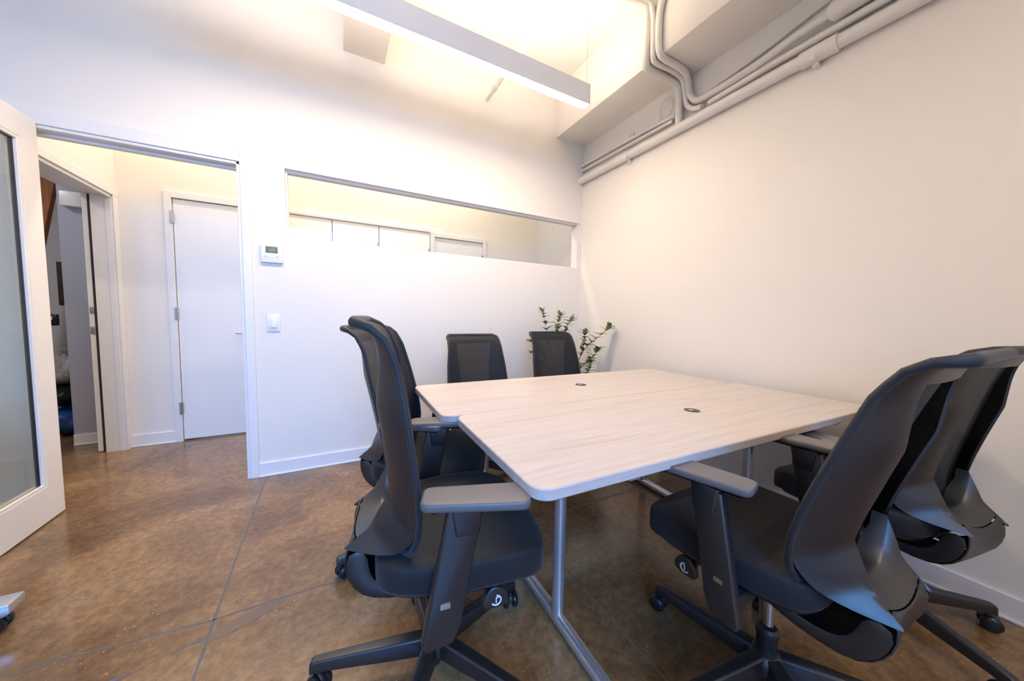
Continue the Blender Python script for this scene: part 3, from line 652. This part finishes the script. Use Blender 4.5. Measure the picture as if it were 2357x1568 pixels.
        C[nm+'_button'] = MB().box(min(s_*0.290, s_*0.2915), max(s_*0.290, s_*0.2915), -0.018, 0.004, 0.428, 0.440).mesh('badge', 'chrome')
    C['tilt_mechanism'] = MB().prism([(-0.12, 0.352), (0.10, 0.345), (0.15, 0.365), (0.15, 0.400), (-0.12, 0.400)], -0.075, 0.075).mesh('tilt_mechanism', 'black_plastic', 0.010, 3)
    for s_, nm in ((1, 'lever_r'), (-1, 'lever_l')):
        C[nm] = MB().tube([(s_*0.07, 0.10, 0.372), (s_*0.15, 0.115, 0.360), (s_*0.19, 0.125, 0.345)], 0.010, 10).box(min(s_*0.12, s_*0.155), max(s_*0.12, s_*0.155), 0.075, 0.13, 0.345, 0.368).mesh('adjustment_lever', 'black_plastic', 0.002)
        kn = [(0.036*math.cos(a_)*(1.1 if math.cos(a_) > 0 else 0.9), 0.030*math.sin(a_)-0.006*math.cos(2*a_)) for a_ in [2*math.pi*i/24 for i in range(24)]]
        C[nm+'_knob'] = MB().prism([(0.135+x, 0.335+z) for x, z in kn], s_*0.185, s_*0.203).mesh('lever_knob', 'black_plastic', 0.005, 3)
        ic = MB()
        arc = [(s_*0.2035, 0.138+0.013*math.cos(R(a_)), 0.335+0.013*math.sin(R(a_))) for a_ in range(-150, 91, 20)]
        ic.tube(arc, 0.0022, 6)
        ic.tube([(s_*0.2035, 0.138, 0.328), (s_*0.2035, 0.138, 0.342), (s_*0.2035, 0.145, 0.342)], 0.0018, 6)
        C[nm+'_icon'] = ic.mesh('icon', 'icon_white')
    C['gas_lift'] = MB().lathe([(0.014, 0.19), (0.014, 0.36)], 20).mesh('gas_lift', 'chrome')
    C['lift_sleeve'] = MB().lathe([(0.024, 0.060), (0.026, 0.075), (0.026, 0.175), (0.029, 0.180), (0.029, 0.196), (0.022, 0.203), (0.015, 0.203)], 24).mesh('lift_sleeve', 'black_plastic')
    C['base_hub'] = MB().lathe([(0.020, 0.030), (0.022, 0.034), (0.022, 0.060), (0.040, 0.066), (0.046, 0.080), (0.046, 0.112), (0.040, 0.122), (0.028, 0.130)], 24).mesh('base_hub', 'black_plastic')
    b = MB(); sec = []
    for x, zt, zb, wd in ((0.030, 0.126, 0.074, 0.024), (0.10, 0.119, 0.070, 0.022), (0.20, 0.108, 0.068, 0.0195), (0.285, 0.099, 0.066, 0.017), (0.318, 0.094, 0.060, 0.016), (0.324, 0.088, 0.058, 0.0145)):
        sec.append([(x, -wd, zb), (x, wd, zb), (x, wd*0.86, zt-0.004), (x, wd*0.6, zt), (x, -wd*0.6, zt), (x, -wd*0.86, zt-0.004)])
    n = 6; vs = [p for s_ in sec for p in s_]
    fs = [(l*n+i, l*n+(i+1) % n, (l+1)*n+(i+1) % n, (l+1)*n+i) for l in range(len(sec)-1) for i in range(n)]+[tuple(range(n)), tuple((len(sec)-1)*n+i for i in range(n))]
    b.add(vs, fs)
    C['base_leg'] = b.mesh('base_leg', 'black_plastic', 0.0015, 2, angle=25)
    # caster: origin on the floor under the stem
    C['caster_hood'] = MB().prism([(-0.030, 0.030), (-0.026, 0.046), (-0.010, 0.057), (0.012, 0.057), (0.018, 0.040), (0.006, 0.026)], -0.007, 0.007).tube([(0, 0.004, 0.045), (0, 0.004, 0.066)], 0.008, 10).mesh('caster', 'black_plastic', 0.002)
    C['caster_wheel'] = MB().lathe([(0.010, -0.009), (0.022, -0.009), (0.0265, -0.006), (0.0275, 0.0), (0.0265, 0.005), (0.021, 0.010), (0.012, 0.0115), (0.0, 0.012)], 24, 'x').mesh('wheel', 'caster_rubber', angle=40)
    return C
CM = build_chair_meshes()
def make_chair(x, y, deg, dz, star, label, padrot=(0, 0), swivel=1, rec=0.0, shift=0.0, pads=(0.274, 0.274, 0.0), ls=1.08):
    rz = R(deg-90)
    t = thing('office_chair', (x, y, 0), label, 'chair', rz, 'black mesh office chairs around the desks')
    L = (0, 0, dz)
    link('seat', CM['seat'], t, L); link('seat_pan', CM['seat_pan'], t, L)
    cr, sr = math.cos(R(rec)), math.sin(R(rec)); py, pz = 0.0, 0.40
    LB = (0, py-(py*cr-pz*sr)+shift, pz-(py*sr+pz*cr)+dz); RB = (R(rec), 0, 0)
    bf = link('backrest_frame', CM['back_frame'], t, LB, RB)
    mp = link('mesh_back', CM['mesh_panel'], t, LB, RB); link('piping', CM['piping'], mp)
    link('back_support', CM['back_support'], t, LB, RB)
    link('tilt_mechanism', CM['tilt_mechanism'], t, L)
    for s_, sx in (('r', 1), ('l', -1)):
        p = link('arm_post', CM['arm_post_'+s_], t, L); link('arm_sleeve', CM['arm_post_'+s_+'_sleeve'], p); link('badge', CM['arm_post_'+s_+'_button'], p)
        pr = padrot[0] if sx > 0 else padrot[1]
        a = link('armrest_pad', CM['armrest_pad'], t, (pads[0] if sx > 0 else -pads[1], 0.062, 0.690+dz+pads[2]), (0, 0, R(pr)), 'grey topped armrest pad'); link('pad_base', CM['pad_base'], a)
        l = link('adjustment_lever', CM['lever_'+s_], t, L); k = link('lever_knob', CM['lever_'+s_+'_knob'], l); link('icon', CM['lever_'+s_+'_icon'], l)
    gl = link('gas_lift', CM['gas_lift'], t, (0, 0, 0), label='chrome gas lift column'); gl.scale = (1, 1, 1); gl.location = (0, 0, min(dz, 0.02)); 
    link('lift_sleeve', CM['lift_sleeve'], t)
    link('base_hub', CM['base_hub'], t)
    rnd = random.Random(swivel)
    for k in range(5):
        a = R(star+72*k)-rz
        link('base_leg', CM['base_leg'], t, (0, 0, 0), (0, 0, a)).scale = (ls, 1, 1)
        c = link('caster', CM['caster_hood'], t, (0.307*ls*math.cos(a), 0.307*ls*math.sin(a), 0), (0, 0, rnd.uniform(0, 6.28)))
        for sx in (-1, 1): link('wheel', CM['caster_wheel'], c, (sx*0.017, -0.008, 0.0275), (0, 0, 0 if sx > 0 else math.pi))
    return t
CH = [
 (-1.985, -1.765, -9, 0.030, 18, 'black office chair nearest the camera at the left end of the nearer desk', (-12, -6), 3, -6.0, 0.0, (0.285, 0.285, -0.008), 1.10),
 (-1.900, -1.180, -31, 0.012, 43, 'black office chair behind the nearest one at the left end of the farther desk', (0, 0), 12, 0, 0.005, (0.274, 0.274, 0.0), 1.1),
 (-1.335, -0.640, 270, -0.070, 20, 'blue lit black mesh chair left of the plant behind the farther desk', (0, 0), 5),
 (-0.640, -0.640, 270, -0.055, 50, 'plain black chair in front of the plant behind the farther desk', (0, 0), 6),
 (-1.115, -2.275, 90, 0.026, 97, 'large black chair at the right foreground, back lit blue, facing the nearer desk', (6, 14), 17, 3.2, -0.030),
 (-0.385, -2.325, 79, 0.0, 30, 'black office chair cut by the right edge, beside the right wall', (0, 0), 8),
]
for c_ in CH: make_chair(*c_)

# ================================================================== MOBILE TABLE at the left edge
t = thing('mobile_table', (-3.75, -0.965, 0), 'silver legged wheeled table, only one foot and caster showing at the left edge', 'table')
obj('foot', MB().prism([(-0.46, 0.066), (0.50, 0.066), (0.515, 0.075), (0.515, 0.108), (-0.46, 0.108)], -0.035, 0.035, 'y'), 'silver_paint', t, bevel=0.004, label='silver foot bar')
for x in (-0.42, 0.475):
    c = obj('caster', MB().prism([(-0.032, 0.028), (-0.028, 0.05), (0.0, 0.066), (0.02, 0.066), (0.028, 0.040), (0.005, 0.026)], -0.010, 0.010, 'y'), 'caster_rubber', t, bevel=0.003, loc=(x, 0, 0))
    for s_ in (-1, 1): link('wheel', CM['caster_wheel'], c, (-0.012, s_*0.017, 0.033), (0, 0, R(90)*s_)).scale = (1.2, 1.2, 1.2)
obj('post', MB().box(-0.12, -0.06, -0.02, 0.02, 0.108, 0.70), 'silver_paint', t, bevel=0.004)
obj('tabletop', MB().slab(rrect(-0.60, 0.12, -1.4, 0.25, 0.04, 6), [(0.003, 0.70), (0, 0.704), (0, 0.725), (0.003, 0.728)]), 'oak_laminate', t)

# ================================================================== PLANT in the corner
t = thing('potted_plant', (-0.36, -0.30, 0), 'leafy green plant in the corner behind the plain black chair', 'plant')
obj('planter', MB().lathe([(0.09, 0), (0.10, 0.01), (0.135, 0.30), (0.14, 0.32), (0.125, 0.32), (0.12, 0.27)], 28), 'planter_white', t)
obj('soil', MB().lathe([(0.118, 0.270), (0.118, 0.282), (0.0, 0.290)], 28), 'soil', t)
lf = MB(); rows = []
for i in range(7):
    f_ = i/6; wd = 0.0155*math.sin(math.pi*min(1, f_**0.8))**0.8 if 0 < f_ < 1 else 0.0006
    zz = 0.006*math.sin(f_*2.6)-0.012*f_*f_
    rows.append([(-wd, 0.062*f_, zz+0.003), (0, 0.062*f_, zz), (wd, 0.062*f_, zz+0.003)])
LEAF = lf.grid(rows).mesh('leaf', 'leaf', angle=80)
rnd = random.Random(11)
# stem tips given relative to the pot: (points, number of leaves)
stems = [
 [(0, 0, 0.28), (-0.10, 0.02, 0.62), (-0.20, 0.03, 0.88), (-0.215, 0.04, 1.00), (-0.255, 0.05, 1.155)],
 [(0.01, 0, 0.28), (-0.06, 0.01, 0.65), (-0.09, 0.02, 0.92), (-0.11, 0.02, 1.04), (-0.085, 0.02, 1.125)],
 [(0, 0.01, 0.28), (-0.02, 0.02, 0.65), (-0.02, 0.03, 0.90), (-0.01, 0.03, 1.02), (0.04, 0.02, 1.09)],
 [(-0.01, 0, 0.28), (-0.16, -0.02, 0.58), (-0.29, -0.03, 0.80), (-0.35, -0.03, 0.875), (-0.395, -0.02, 0.905)],
 [(-0.01, 0, 0.28), (-0.14, 0.02, 0.52), (-0.25, 0.05, 0.70), (-0.30, 0.05, 0.78), (-0.33, 0.05, 0.80)],
 [(0.01, -0.01, 0.28), (0.04, -0.05, 0.60), (0.09, -0.10, 0.82), (0.17, -0.17, 0.93), (0.27, -0.23, 1.03)],
 [(0.01, 0, 0.28), (0.03, -0.04, 0.58), (0.08, -0.08, 0.78), (0.10, -0.10, 0.90), (0.10, -0.10, 0.98)],
 [(0.01, 0, 0.28), (0.04, -0.03, 0.50), (0.09, -0.07, 0.66), (0.15, -0.13, 0.74), (0.19, -0.18, 0.83)],
 [(0.0, 0, 0.28), (0.05, -0.06, 0.46), (0.10, -0.10, 0.58), (0.14, -0.14, 0.66), (0.13, -0.16, 0.72)],
]
for P in stems:
    sp = smooth_path(P, 6); n = len(sp)
    st = obj('stem', MB().tube(sp, [0.0042-0.0030*i/(n-1) for i in range(n)], 7), 'bark', t)
    i = int(n*0.5)
    while i < n:
        p = sp[i]; tn = (sp[min(i+1, n-1)]-sp[max(i-1, 0)]).normalized()
        a0 = rnd.uniform(0, 6.28); nq = 3 if i < n-1 else 6
        for q in range(nq):
            a = a0+6.28*q/nq+rnd.uniform(-0.4, 0.4); tilt = rnd.uniform(0.8, 1.35) if i < n-1 else rnd.uniform(0.3, 1.1)
            side = Vector((math.cos(a), math.sin(a), 0.15)); d = (tn*math.cos(tilt)+side*math.sin(tilt)).normalized()
            if t.location.x+p.x+d.x*0.06 > -0.01: d.x = -abs(d.x)*0.3; d.normalize()
            l = link('leaf', LEAF, st, tuple(p)); l.rotation_mode = 'QUATERNION'
            l.rotation_quaternion = d.to_track_quat('Y', 'Z'); s_ = rnd.uniform(0.8, 1.25); l.scale = (s_, s_, s_)
        i += 2 if i < n-3 else 1
